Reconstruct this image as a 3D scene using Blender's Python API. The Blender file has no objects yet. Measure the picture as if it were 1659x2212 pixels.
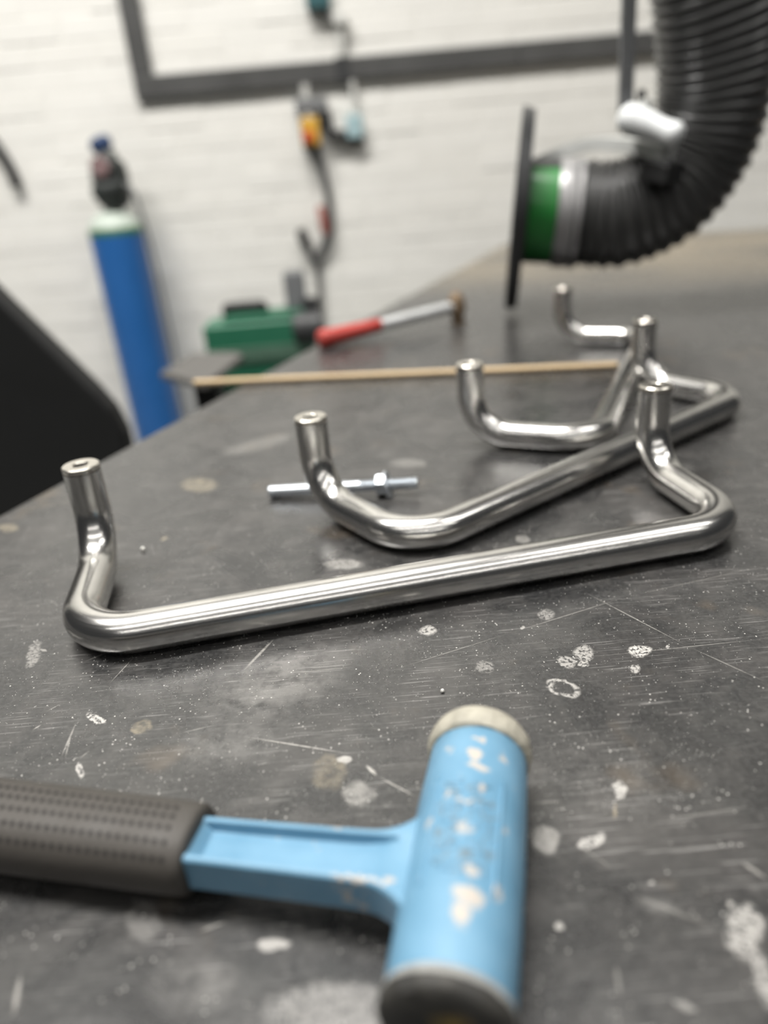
import bpy, bmesh, math, random
from mathutils import Vector, Matrix
random.seed(7)
scn = bpy.context.scene
COL = scn.collection

# ------------------------------------------------------------------ camera
CAM_H = 0.2398
F_PX = 1540.7
PITCH, ROLL = 0.4391, -0.0866
fw = Vector((0, math.cos(PITCH), -math.sin(PITCH)))
rt = Vector((1, 0, 0)); up = rt.cross(fw)
rt2 = rt*math.cos(ROLL) + up*math.sin(ROLL)
up2 = up*math.cos(ROLL) - rt*math.sin(ROLL)
cam = bpy.data.cameras.new('camera')
cam.sensor_fit = 'VERTICAL'; cam.sensor_height = 36.0; cam.sensor_width = 27.0
cam.lens = 36.0*F_PX/2212.0
cam.clip_start = 0.01
cam.dof.use_dof = True
cam.dof.focus_distance = 0.388
cam.dof.aperture_fstop = cam.lens/9.0
co = bpy.data.objects.new('camera', cam); COL.objects.link(co)
m = Matrix.Identity(4)
for i in range(3):
    m[i][0] = rt2[i]; m[i][1] = up2[i]; m[i][2] = -fw[i]
m[2][3] = CAM_H
co.matrix_world = m
scn.camera = co

# ------------------------------------------------------------------ world, lights, exposure
w = bpy.data.worlds.new('workshop_ambient'); scn.world = w
w.use_nodes = True
w.node_tree.nodes['Background'].inputs[0].default_value = (0.93, 0.96, 1.0, 1)
w.node_tree.nodes['Background'].inputs[1].default_value = 0.03
def area(name, loc, sx, sy, power, rot=(0, 0, 0), col=(1, 0.975, 0.94)):
    l = bpy.data.lights.new(name, 'AREA'); l.shape = 'RECTANGLE'
    l.size = sx; l.size_y = sy; l.energy = power; l.color = col
    o = bpy.data.objects.new(name, l); COL.objects.link(o)
    o.location = loc; o.rotation_euler = rot
    return o
area('ceiling_batten_light', (-1.15, 0.75, 4.1), 3.4, 0.35, 306, (0, 0, 0.12))
area('ceiling_batten_light', (2.9, 0.5, 4.1), 2.4, 0.30, 42, (0, 0, 0.12))
area('ceiling_batten_light', (0.4, -1.75, 4.1), 8.0, 0.15, 60, (0, 0, 0.12))
area('ceiling_batten_light', (0.5, -5.0, 4.1), 8.0, 0.17, 80, (0, 0, 0.12))
scn.view_settings.view_transform = 'Standard'
scn.view_settings.look = 'None'
scn.view_settings.exposure = 0.36
scn.view_settings.gamma = 1.0
scn.view_settings.use_curve_mapping = False

scn.cycles.use_adaptive_sampling = True
scn.cycles.adaptive_threshold = 0.07
scn.cycles.adaptive_min_samples = 16
scn.cycles.max_bounces = 4
scn.cycles.diffuse_bounces = 2
scn.cycles.glossy_bounces = 3
scn.cycles.transmission_bounces = 2
scn.cycles.caustics_reflective = False
scn.cycles.caustics_refractive = False

# ------------------------------------------------------------------ helpers
def lin(r, g, b):
    f = lambda c: (c/255/12.92) if c <= 10 else ((c/255+0.055)/1.055)**2.4
    return (f(r), f(g), f(b), 1)

class NT:
    def __init__(self, name):
        self.mat = bpy.data.materials.new(name); self.mat.use_nodes = True
        self.t = self.mat.node_tree; self.n = self.t.nodes
        self.bsdf = self.n['Principled BSDF']
    def add(self, typ, **kw):
        nd = self.n.new(typ)
        for k, v in kw.items(): setattr(nd, k, v)
        return nd
    def link(self, a, b): self.t.links.new(a, b)
    def setin(self, nd, name, v):
        if hasattr(v, 'is_output') or isinstance(v, bpy.types.NodeSocket): self.link(v, nd.inputs[name])
        else: nd.inputs[name].default_value = v
    def math(self, op, a, b=None, c=None, clamp=False):
        nd = self.add('ShaderNodeMath', operation=op); nd.use_clamp = clamp
        for i, v in enumerate((a, b, c)):
            if v is not None: self.setin(nd, i, v)
        return nd.outputs[0]
    def rng(self, v, a, b, c=0.0, d=1.0):
        nd = self.add('ShaderNodeMapRange')
        self.setin(nd, 'Value', v); nd.inputs['From Min'].default_value = a; nd.inputs['From Max'].default_value = b
        nd.inputs['To Min'].default_value = c; nd.inputs['To Max'].default_value = d
        return nd.outputs[0]
    def noise(self, vec, scale, detail=3, rough=0.55, dist=0.0):
        nd = self.add('ShaderNodeTexNoise'); nd.inputs['Scale'].default_value = scale
        nd.inputs['Detail'].default_value = detail; nd.inputs['Roughness'].default_value = rough
        nd.inputs['Distortion'].default_value = dist
        if vec is not None: self.link(vec, nd.inputs['Vector'])
        return nd.outputs[0]
    def mix(self, fac, a, b):
        nd = self.add('ShaderNodeMix', data_type='RGBA')
        self.setin(nd, 0, fac); self.setin(nd, 6, a); self.setin(nd, 7, b)
        return nd.outputs[2]
    def mapping(self, vec, loc=(0, 0, 0), rot=(0, 0, 0), scale=(1, 1, 1), typ='POINT'):
        nd = self.add('ShaderNodeMapping', vector_type=typ)
        self.link(vec, nd.inputs['Vector'])
        nd.inputs['Location'].default_value = loc; nd.inputs['Rotation'].default_value = rot; nd.inputs['Scale'].default_value = scale
        return nd.outputs[0]
    def bump(self, h, strength=0.3, dist=0.001):
        nd = self.add('ShaderNodeBump'); nd.inputs['Strength'].default_value = strength; nd.inputs['Distance'].default_value = dist
        self.link(h, nd.inputs['Height']); self.link(nd.outputs[0], self.bsdf.inputs['Normal'])
    def ellipse(self, vec, x, y, a, b, ang, strength=1.0, soft=0.25):
        mp = self.mapping(vec, (x, y, 0), (0, 0, ang), (a, b, 1.0), 'TEXTURE')
        ln = self.add('ShaderNodeVectorMath', operation='LENGTH'); self.link(mp, ln.inputs[0])
        return self.rng(ln.outputs['Value'], 1.0, 1.0-soft, 0.0, strength)
    def objvec(self): return self.add('ShaderNodeTexCoord').outputs['Object']

def simple(name, col, rough=0.5, metal=0.0, var=0.12, scale=30, bump=0.0, spec=0.5):
    k = NT(name); v = k.objvec()
    n = k.noise(v, scale, 4)
    c2 = tuple(max(0, x*(1-var)) for x in col[:3])+(1,); c1 = tuple(min(1, x*(1+var)) for x in col[:3])+(1,)
    k.link(k.mix(n, c2, c1), k.bsdf.inputs['Base Color'])
    k.link(k.rng(n, 0.2, 0.8, max(0.02, rough-0.08), min(1, rough+0.08)), k.bsdf.inputs['Roughness'])
    k.bsdf.inputs['Metallic'].default_value = metal
    k.bsdf.inputs['Specular IOR Level'].default_value = spec
    if bump: k.bump(k.noise(v, scale*4, 3), bump, 0.002)
    return k.mat

def meshobj(name, verts, faces, mat, parent=None, smooth=False, uvs=None, bevel=0.0, bseg=2, sub=0):
    me = bpy.data.meshes.new(name)
    off = parent_world(parent) if parent is not None else Vector((0, 0, 0))
    me.from_pydata([tuple(Vector(v)-off) for v in verts], [], faces)
    me.update()
    if uvs is not None:
        ul = me.uv_layers.new(name='UVMap')
        for p in me.polygons:
            for li, vi in zip(p.loop_indices, p.vertices): ul.data[li].uv = uvs[vi]
    if smooth:
        me.polygons.foreach_set('use_smooth', [True]*len(me.polygons))
    bm = bmesh.new(); bm.from_mesh(me); bmesh.ops.recalc_face_normals(bm, faces=bm.faces); bm.to_mesh(me); bm.free()
    if mat is not None: me.materials.append(mat)
    o = bpy.data.objects.new(name, me); COL.objects.link(o)
    if parent is not None: o.parent = parent
    if bevel:
        b = o.modifiers.new('bevel', 'BEVEL'); b.width = bevel; b.segments = bseg; b.limit_method = 'ANGLE'; b.angle_limit = math.radians(35)
        b.harden_normals = False
    if sub:
        s = o.modifiers.new('sub', 'SUBSURF'); s.levels = sub; s.render_levels = sub
    if smooth:
        try: me.shade_smooth_by_angle = None
        except Exception: pass
    return o

PW = {}
def parent_world(p):
    # sum of the locations up the chain (roots carry no rotation while parts are being built)
    v = Vector((0, 0, 0))
    while p is not None:
        v += Vector(p.location); p = p.parent
    return v

def thing(name, label, cat, loc=(0, 0, 0), group=None):
    o = bpy.data.objects.new(name, None); COL.objects.link(o); o.location = loc
    o.empty_display_size = 0.05
    o['label'] = label; o['category'] = cat
    if group: o['group'] = group
    return o
def tag(o, label, cat, group=None):
    o['label'] = label; o['category'] = cat
    if group: o['group'] = group
    return o
def structure(o): o['kind'] = 'structure'; return o

def box_vf(x0, x1, y0, y1, z0, z1):
    v = [(x0,y0,z0),(x1,y0,z0),(x1,y1,z0),(x0,y1,z0),(x0,y0,z1),(x1,y0,z1),(x1,y1,z1),(x0,y1,z1)]
    f = [(0,3,2,1),(4,5,6,7),(0,1,5,4),(1,2,6,5),(2,3,7,6),(3,0,4,7)]
    return v, f
def obox_vf(c, ax, ay, az, hx, hy, hz):
    c = Vector(c); ax, ay, az = Vector(ax).normalized(), Vector(ay).normalized(), Vector(az).normalized()
    v, f = box_vf(-hx, hx, -hy, hy, -hz, hz)
    return [tuple(c+ax*p[0]+ay*p[1]+az*p[2]) for p in v], f
def join(*vfs):
    V, F = [], []
    for v, f in vfs:
        o = len(V); V += list(v); F += [tuple(i+o for i in q) for q in f]
    return V, F

def frames(pts):
    pts = [Vector(p) for p in pts]; n = len(pts); T = []
    for i in range(n):
        a = pts[max(i-1, 0)]; b = pts[min(i+1, n-1)]; T.append((b-a).normalized())
    ref = Vector((0, 0, 1)) if abs(T[0].z) < 0.9 else Vector((1, 0, 0))
    N = [(ref - T[0]*ref.dot(T[0])).normalized()]
    for i in range(1, n):
        v = N[-1] - T[i]*N[-1].dot(T[i]); N.append(v.normalized())
    return pts, T, N
def sweep_vf(pts, rad, seg=24, caps=True, squash=1.0):
    pts, T, N = frames(pts); V, F, U = [], [], []
    L = 0
    for i, p in enumerate(pts):
        if i: L += (p-pts[i-1]).length
        r = rad[i] if isinstance(rad, (list, tuple)) else rad
        B = T[i].cross(N[i])
        for k in range(seg):
            a = 2*math.pi*k/seg
            V.append(tuple(p + N[i]*(math.cos(a)*r) + B*(math.sin(a)*r*squash)))
            U.append((abs(k/seg*2-1), L))
    n = len(pts)
    for i in range(n-1):
        for k in range(seg):
            k2 = (k+1) % seg
            F.append((i*seg+k, i*seg+k2, (i+1)*seg+k2, (i+1)*seg+k))
    if caps:
        F.append(tuple(range(seg-1, -1, -1))); F.append(tuple((n-1)*seg+k for k in range(seg)))
    return V, F, U
def fillet(pts, rad, n=14):
    pts = [Vector(p) for p in pts]; out = [pts[0]]
    for i in range(1, len(pts)-1):
        a = (pts[i-1]-pts[i]).normalized(); b = (pts[i+1]-pts[i]).normalized()
        th = math.acos(max(-1, min(1, a.dot(b)))); d = rad/math.tan(th/2)
        c = pts[i] + (a+b).normalized()*(rad/math.sin(th/2))
        p0 = pts[i]+a*d; p1 = pts[i]+b*d
        u = (p0-c).normalized(); v = (p1-c) - u*(p1-c).dot(u); v.normalize()
        ang = math.pi-th
        for k in range(n+1):
            t = ang*k/n; out.append(c+u*(rad*math.cos(t))+v*(rad*math.sin(t)))
    out.append(pts[-1]); return out
def densify(pts, step):
    out = [Vector(pts[0])]
    for a, b in zip(pts[:-1], pts[1:]):
        a, b = Vector(a), Vector(b); k = max(1, int((b-a).length/step))
        for i in range(1, k+1): out.append(a.lerp(b, i/k))
    return out
def catmull(P, per=10):
    P = [Vector(p) for p in P]; Q = [2*P[0]-P[1]]+P+[2*P[-1]-P[-2]]; out = []
    for i in range(1, len(Q)-2):
        p0, p1, p2, p3 = Q[i-1], Q[i], Q[i+1], Q[i+2]
        for k in range(per):
            t = k/per
            out.append(0.5*((2*p1)+(p2-p0)*t+(2*p0-5*p1+4*p2-p3)*t*t+(3*p1-p0-3*p2+p3)*t**3))
    out.append(P[-1]); return out
def lathe_vf(prof, c, axis, seg=32, wob=None):
    """prof: list of (distance along axis, radius)"""
    c = Vector(c); a = Vector(axis).normalized()
    ref = Vector((0, 0, 1)) if abs(a.z) < 0.9 else Vector((1, 0, 0))
    n = (ref-a*ref.dot(a)).normalized(); b = a.cross(n); V, F = [], []
    for i, (t, r) in enumerate(prof):
        for k in range(seg):
            an = 2*math.pi*k/seg; rr = r*(1+(wob(i, k) if wob else 0))
            V.append(tuple(c+a*t+n*(math.cos(an)*rr)+b*(math.sin(an)*rr)))
    for i in range(len(prof)-1):
        for k in range(seg):
            k2 = (k+1) % seg; F.append((i*seg+k, i*seg+k2, (i+1)*seg+k2, (i+1)*seg+k))
    if prof[0][1] > 1e-6: F.append(tuple(range(seg-1, -1, -1)))
    if prof[-1][1] > 1e-6: F.append(tuple((len(prof)-1)*seg+k for k in range(seg)))
    return V, F
def prism_vf(poly, y0, y1):
    """poly in xz, extruded along y"""
    n = len(poly); V = [(x, y0, z) for x, z in poly]+[(x, y1, z) for x, z in poly]
    F = [tuple(range(n)), tuple(range(2*n-1, n-1, -1))]+[(i, (i+1) % n, n+(i+1) % n, n+i) for i in range(n)]
    return V, F
def smooth_angle(o, deg=40):
    me = o.data
    me.polygons.foreach_set('use_smooth', [True]*len(me.polygons))
    bm = bmesh.new(); bm.from_mesh(me)
    for e in bm.edges:
        if len(e.link_faces) == 2: e.smooth = e.calc_face_angle(0) < math.radians(deg)
    bm.to_mesh(me); bm.free()
    return o

# ------------------------------------------------------------------ materials
# stains, scuffs, scratches and a few painted-in pale reflections on the bench top: (x, y, half length, half width, angle, ...)
ELL=[(0.0196, 0.3438, 0.0054, 0.005, 2.621, 'm', 0.75), (0.0898, 0.3503, 0.0054, 0.0047, 1.049, 'm', 0.45), (0.073, 0.3395, 0.0018, 0.0013, 1.303, 'm', 0.6), (0.1007, 0.3112, 0.0071, 0.0054, 1.077, 'm', 0.6), (0.0897, 0.3047, 0.0054, 0.0046, -2.889, 'm', 0.6), (0.0981, 0.3023, 0.0036, 0.0026, 1.134, 'm', 0.7), (0.1301, 0.3087, 0.0061, 0.005, -2.731, 'm', 0.95), (0.1221, 0.2939, 0.0033, 0.0026, 0.793, 'm', 0.7), (0.145, 0.3107, 0.0018, 0.0013, 0.837, 'm', 0.7), (0.0465, 0.3068, 0.0055, 0.0049, 1.315, 'm', 0.35), (-0.031, 0.4316, 0.0138, 0.007, 2.899, 'm', 0.5), (0.0964, 0.4452, 0.0063, 0.0051, 1.312, 's', 0.35), (-0.1564, 0.2921, 0.0078, 0.0024, 2.42, 'm', 0.9), (-0.1524, 0.2562, 0.0055, 0.0014, 1.944, 'm', 0.8), (-0.2149, 0.3557, 0.014, 0.004, 1.851, 'm', 0.4), (-0.2094, 0.3586, 0.0023, 0.0012, 2.693, 's', 0.6), (-0.1305, 0.2821, 0.0056, 0.0047, 2.138, 'y', 0.45), (-0.022, 0.2276, 0.0072, 0.0065, 2.273, 's', 0.4), (-0.0349, 0.2416, 0.0107, 0.0082, 1.831, 'y', 0.32), (-0.0277, 0.248, 0.0031, 0.0027, 2.469, 's', 0.8), (0.0886, 0.2176, 0.0054, 0.0023, 1.364, 'm', 0.75), (0.0823, 0.2072, 0.0044, 0.0007, 1.0, 'y', 0.6), (0.0698, 0.194, 0.0068, 0.0028, -2.714, 'm', 0.75), (0.0519, 0.1962, 0.0066, 0.0049, 1.157, 's', 0.5), (0.1095, 0.1539, 0.0109, 0.0057, 0.947, 'm', 0.6), (0.1078, 0.1386, 0.01, 0.0032, 1.286, 'm', 0.55), (0.08, 0.1322, 0.0036, 0.0013, 2.824, 's', 0.4), (0.0854, 0.1745, 0.0014, 0.001, 0.835, 's', 0.75), (0.0481, 0.1607, 0.0016, 0.0013, 0.826, 's', 0.85), (0.1092, 0.164, 0.0015, 0.001, -2.566, 's', 0.65), (-0.0515, 0.1638, 0.0058, 0.0027, -3.099, 's', 0.65), (-0.03, 0.1401, 0.0225, 0.0084, 3.042, 'm', 0.30), (-0.1009, 0.1766, 0.0093, 0.0061, 2.194, 's', 0.18), (-0.0646, 0.3102, 0.0442, 0.0331, -2.446, 'b', 0.3), (-0.0828, 0.2672, 0.0329, 0.0195, -3.092, 'b', 0.22), (-0.0754, 0.1512, 0.0194, 0.0104, 2.937, 'b', 0.2), (-0.1651, 0.6028, 0.0216, 0.0141, 2.324, 'y', 0.5), (-0.3128, 0.5435, 0.0118, 0.0062, 2.479, 'y', 0.5), (-0.1712, 0.4973, 0.0037, 0.0028, 1.411, 'y', 0.5), (-0.1824, 0.4789, 0.0033, 0.0013, 1.931, 's', 0.5), (0.2361, 0.5402, 0.026, 0.01, -2.838, 'b', 0.25), (0.0253, 0.6119, 0.0175, 0.0113, 2.78, 's', 0.25), (-0.1222, 0.7001, 0.0406, 0.0165, -2.539, 's', 0.2), (0.0838, 0.1648, 0.0091, 0.0037, 2.888, 'b', 0.2), (0.0512, 0.1996, 0.009, 0.0071, 1.113, 'b', 0.1), (0.0825, 0.2198, 0.0577, 0.0323, 3.123, 'b', 0.1)]
DARK=[(-0.0568, 0.1519, 0.009, 0.0071, 2.124), (-0.03, 0.1512, 0.0071, 0.0061, 1.964), (0.1039, 0.1586, 0.0074, 0.0048, -2.922), (-0.0285, 0.3112, 0.0026, 0.0022, 2.485), (-0.0527, 0.2848, 0.004, 0.0032, 2.532)]
LINES=[(-0.0778, 0.3352, 0.0159, 0.00105, 1.107, 0.55), (-0.0507, 0.2604, 0.0295, 0.00039, -0.326, 0.75), (-0.0156, 0.2405, 0.0044, 0.00104, -0.959, 0.85), (-0.0046, 0.2297, 0.0103, 0.0005, -0.696, 0.7), (0.0319, 0.3231, 0.0349, 0.00031, 0.341, 0.35), (0.1024, 0.3479, 0.0398, 0.00032, 0.338, 0.45), (0.1857, 0.3714, 0.047, 0.00028, 0.221, 0.3), (0.1366, 0.3405, 0.038, 0.0004, -1.021, 0.5), (0.1687, 0.2917, 0.0206, 0.00048, -0.932, 0.3), (0.1504, 0.3085, 0.0489, 0.00025, 0.029, 0.45), (-0.1549, 0.3318, 0.0126, 0.00029, 1.267, 0.55), (-0.1654, 0.2782, 0.0123, 0.00057, -1.515, 0.5), (-0.1642, 0.2741, 0.0099, 0.00045, -1.384, 0.4), (-0.1828, 0.3039, 0.004, 0.00029, 0.757, 0.45), (-0.1858, 0.2893, 0.0025, 0.00047, 0.844, 0.6), (-0.1536, 0.2664, 0.0034, 0.00033, 1.0, 0.4), (-0.0745, 0.1722, 0.005, 0.00059, 0.306, 0.5), (-0.1376, 0.1536, 0.008, 0.00094, -1.319, 0.5), (-0.101, 0.2775, 0.0096, 0.00028, 0.223, 0.35), (0.0576, 0.2145, 0.0067, 0.00058, -0.019, 0.3), (0.0685, 0.1873, 0.009, 0.00053, -0.851, 0.2), (0.1207, 0.2024, 0.0193, 0.00056, 0.072, 0.18), (0.0891, 0.1628, 0.0153, 0.00081, -0.563, 0.15), (-0.0908, 0.2289, 0.005, 0.0008, 1.364, 0.5), (0.062, 0.1412, 0.0059, 0.00075, -1.773, 0.25), (0.1236, 0.1758, 0.0051, 0.00102, -0.959, 0.4), (-0.0386, 0.316, 0.0164, 0.00025, 0.021, 0.4), (-0.1745, 0.3468, 0.0073, 0.00035, 0.58, 0.45), (-0.039, 0.181, 0.0069, 0.00052, -0.843, 0.5)]

def bench_material():
    k = NT('scratched_bench_steel')
    pos = k.add('ShaderNodeNewGeometry').outputs['Position']
    wn = k.add('ShaderNodeTexNoise'); wn.inputs['Scale'].default_value = 130; wn.inputs['Detail'].default_value = 3
    k.link(pos, wn.inputs['Vector'])
    sub = k.add('ShaderNodeVectorMath', operation='SUBTRACT'); k.link(wn.outputs['Color'], sub.inputs[0]); sub.inputs[1].default_value = (0.5, 0.5, 0.5)
    sc = k.add('ShaderNodeVectorMath', operation='SCALE'); k.link(sub.outputs[0], sc.inputs[0]); sc.inputs['Scale'].default_value = 0.0065
    ad = k.add('ShaderNodeVectorMath', operation='ADD'); k.link(pos, ad.inputs[0]); k.link(sc.outputs[0], ad.inputs[1])
    warp = ad.outputs[0]
    acc = {'m': None, 's': None, 'y': None, 'b': None, 'd': None, 'l': None}
    def put(key, v):
        acc[key] = v if acc[key] is None else k.math('MAXIMUM', acc[key], v)
    for x, y, a, b, ang, kind, s in ELL:
        put(kind, k.ellipse(warp, x, y, a*1.12, b*1.12, ang, s, 0.7 if kind == 'b' else 0.3))
    for x, y, a, b, ang in DARK:
        put('d', k.ellipse(warp, x, y, a, b, ang, 0.8, 0.35))
    for x, y, a, b, ang, s in LINES:
        put('l', k.ellipse(pos, x, y, a, b*1.15, ang, s, 0.6))
    # ring left by a wet can
    mp = k.mapping(warp, (0.0825, 0.2845, 0), (0, 0, -0.75), (0.0095, 0.0062, 1), 'TEXTURE')
    ln = k.add('ShaderNodeVectorMath', operation='LENGTH'); k.link(mp, ln.inputs[0])
    put('m', k.rng(k.math('ABSOLUTE', k.math('SUBTRACT', ln.outputs['Value'], 0.82)), 0.22, 0.06, 0, 0.7))
    big = k.noise(pos, 5.0, 3, 0.6)
    mid = k.noise(pos, 38.0, 4, 0.65, 0.6)
    fine = k.noise(pos, 420.0, 2, 0.7)
    streak = k.noise(k.mapping(pos, (0, 0, 0), (0, 0, 0.55), (40, 700, 1)), 1.0, 3, 0.6)
    base = k.mix(k.rng(big, 0.3, 0.7), (0.010, 0.0105, 0.0115, 1), (0.028, 0.027, 0.026, 1))
    base = k.mix(k.rng(mid, 0.47, 0.74, 0, 0.60), base, (0.072, 0.069, 0.065, 1))
    base = k.mix(k.rng(fine, 0.42, 0.72, 0.0, 0.45), base, (0.070, 0.070, 0.068, 1))
    base = k.mix(k.rng(streak, 0.60, 0.75, 0.0, 0.22), base, (0.17, 0.17, 0.165, 1))
    mid2 = k.noise(pos, 16.0, 4, 0.7, 0.8)
    base = k.mix(k.rng(mid2, 0.48, 0.66, 0, 0.55), base, (0.060, 0.056, 0.053, 1))
    scuff = None
    for ang, sx_, sy_, lo in ((0.9, 22, 900, 0.66), (-0.5, 30, 1100, 0.665), (1.9, 26, 1000, 0.67)):
        e = k.rng(k.noise(k.mapping(pos, (ang, 0, 0), (0, 0, ang), (sx_, sy_, 1)), 1.0, 1, 0.5), lo, lo+0.05, 0, 0.5)
        scuff = e if scuff is None else k.math('MAXIMUM', scuff, e)
    base = k.mix(k.math('MULTIPLY', scuff, k.rng(mid2, 0.40, 0.60)), base, (0.26, 0.255, 0.245, 1))
    # mottled tan tint that grows towards the far end of the plate
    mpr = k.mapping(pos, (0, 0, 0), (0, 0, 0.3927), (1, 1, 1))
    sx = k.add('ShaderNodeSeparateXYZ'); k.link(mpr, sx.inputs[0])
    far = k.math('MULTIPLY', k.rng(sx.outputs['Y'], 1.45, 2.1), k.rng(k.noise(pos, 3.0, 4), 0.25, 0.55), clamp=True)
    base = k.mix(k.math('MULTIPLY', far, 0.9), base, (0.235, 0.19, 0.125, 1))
    mott = k.rng(k.noise(pos, 520.0, 3, 0.6, 0.4), 0.40, 0.52)
    rust = k.rng(k.noise(pos, 14.0, 3, 0.65), 0.60, 0.73, 0, 0.35)
    base = k.mix(rust, base, (0.13, 0.095, 0.06, 1))
    base = k.mix(k.math('MULTIPLY', acc['b'], k.rng(k.noise(pos, 75, 3, 0.7), 0.35, 0.6)), base, (0.36, 0.35, 0.33, 1))
    base = k.mix(acc['d'], base, (0.035, 0.035, 0.034, 1))
    base = k.mix(k.math('MULTIPLY', acc['y'], k.rng(k.noise(pos, 160, 2, 0.7), 0.3, 0.65, 0.15, 1)), base, (0.34, 0.29, 0.20, 1))
    base = k.mix(k.math('MULTIPLY', acc['m'], mott), base, (0.46, 0.445, 0.415, 1))
    base = k.mix(k.math('MULTIPLY', acc['s'], k.rng(k.noise(pos, 210, 2, 0.7), 0.3, 0.55, 0.45, 1)), base, (0.42, 0.405, 0.375, 1))
    base = k.mix(k.math('MULTIPLY', acc['l'], k.rng(fine, 0.3, 0.5, 0.45, 1)), base, (0.46, 0.445, 0.41, 1))
    # pale dust specks
    vo = k.add('ShaderNodeTexVoronoi'); vo.inputs['Scale'].default_value = 330; k.link(pos, vo.inputs['Vector'])
    speck = k.math('MULTIPLY', k.rng(vo.outputs['Distance'], 0.17, 0.10), k.rng(k.noise(pos, 60, 3), 0.5, 0.62))
    base = k.mix(speck, base, (0.5, 0.49, 0.46, 1))
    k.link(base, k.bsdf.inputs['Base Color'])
    k.link(k.math('ADD', k.rng(mid2, 0.3, 0.75, 0.23, 0.36), k.math('MULTIPLY', k.math('MAXIMUM', acc['m'], acc['s']), 0.25)), k.bsdf.inputs['Roughness'])
    k.bsdf.inputs['Specular IOR Level'].default_value = 0.5
    k.bsdf.inputs['IOR'].default_value = 1.72
    k.bump(k.math('ADD', k.math('MULTIPLY', fine, 0.6), mid), 0.22, 0.0006)
    return k.mat

def stainless():
    k = NT('brushed_stainless_steel')
    uv = k.add('ShaderNodeTexCoord').outputs['UV']
    st = k.noise(k.mapping(uv, (0, 0, 0), (0, 0, 0), (85, 7, 1)), 1.0, 4, 0.6)
    ob = k.objvec(); n = k.noise(ob, 45, 4)
    k.link(k.mix(k.rng(n, 0.3, 0.7), (0.58, 0.57, 0.55, 1), (0.68, 0.67, 0.645, 1)), k.bsdf.inputs['Base Color'])
    k.bsdf.inputs['Metallic'].default_value = 1
    k.link(k.rng(st, 0.25, 0.75, 0.17, 0.28), k.bsdf.inputs['Roughness'])
    k.bump(st, 0.06, 0.0004)
    return k.mat

def hammer_blue():
    k = NT('chipped_blue_enamel')
    v = k.objvec()
    wn = k.add('ShaderNodeTexNoise'); wn.inputs['Scale'].default_value = 260; k.link(v, wn.inputs['Vector'])
    sub = k.add('ShaderNodeVectorMath', operation='SUBTRACT'); k.link(wn.outputs['Color'], sub.inputs[0]); sub.inputs[1].default_value = (0.5, 0.5, 0.5)
    sc = k.add('ShaderNodeVectorMath', operation='SCALE'); k.link(sub.outputs[0], sc.inputs[0]); sc.inputs['Scale'].default_value = 0.006
    ad = k.add('ShaderNodeVectorMath', operation='ADD'); k.link(v, ad.inputs[0]); k.link(sc.outputs[0], ad.inputs[1])
    warp = ad.outputs[0]
    # flatten to plan position so that a chip is addressed by where it sits on the upper side
    flat = k.mapping(warp, (0, 0, 0), (0, 0, 0), (1, 1, 0))
    chips = [(0.0005, 0.0325, 0.0030, 0.0042, 0.2, 1), (0.0022, 0.0262, 0.0052, 0.0020, -0.2, 1), (-0.0095, 0.036, 0.0016, 0.003, 0, 0.8), (0.011, 0.0345, 0.0015, 0.0025, 0, .8),
             (0.0015, 0.041, 0.0032, 0.0016, 0, 0.9), (0.0035, -0.0250, 0.0052, 0.0034, 0.0, 1), (0.0025, -0.0310, 0.0030, 0.0060, 0.1, 1), (0.0065, -0.0275, 0.003, 0.003, 0, .9),
             (0.004, -0.0175, 0.0024, 0.0024, 0, .9), (0.0, -0.002, 0.0035, 0.0028, .5, .8), (-0.013, 0.0015, 0.001, 0.003, 0, .9), (0.0135, 0.003, 0.0009, 0.0018, 0, .9), (0.0125, -0.021, 0.0010, 0.0022, 0, .9),
             (-0.0015, 0.010, 0.0036, 0.0012, 0, .8), (-0.007, 0.0125, 0.0012, 0.0018, 0, .8), (0.0045, 0.0165, 0.0013, 0.002, 0, .9), (-0.045, 0.0028, 0.010, 0.0012, 0, .9), (-0.060, 0.0030, 0.003, 0.0012, 0, .9), (-0.034, -0.0175, 0.010, 0.0010, 0, .9), (-0.024, -0.0175, 0.0025, 0.0015, 0, .9)]
    acc = None
    for x, y, a, b, ang, s in chips:
        e = k.ellipse(flat, x, y, a, b, ang, s, 0.35)
        acc = e if acc is None else k.math('MAXIMUM', acc, e)
    n1 = k.noise(v, 160, 4); n2 = k.noise(v, 40, 4); n3 = k.noise(v, 430, 3)
    base = k.mix(k.rng(n2, 0.3, 0.7), (0.105, 0.240, 0.355, 1), (0.150, 0.300, 0.425, 1))
    # grime caught round the cast lettering
    panel = k.ellipse(flat, 0.0, 0.0, 0.0125, 0.024, 0, 1.0, 0.25)
    grime = k.math('MULTIPLY', panel, k.rng(k.noise(v, 330, 2, 0.5, 0.5), 0.54, 0.62, 0, 0.8))
    base = k.mix(grime, base, (0.13, 0.16, 0.17, 1))
    rnd = k.rng(n3, 0.70, 0.74, 0, 0.9)
    base = k.mix(rnd, base, (0.40, 0.37, 0.33, 1))
    base = k.mix(k.math('MULTIPLY', acc, k.rng(n1, 0.30, 0.45, 0.2, 1)), base, (0.44, 0.40, 0.355, 1))
    k.link(base, k.bsdf.inputs['Base Color'])
    k.link(k.rng(n2, 0.3, 0.7, 0.34, 0.5), k.bsdf.inputs['Roughness'])
    k.bump(k.math('SUBTRACT', n1, k.math('MULTIPLY', acc, 0.8)), 0.25, 0.0006)
    return k.mat

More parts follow.
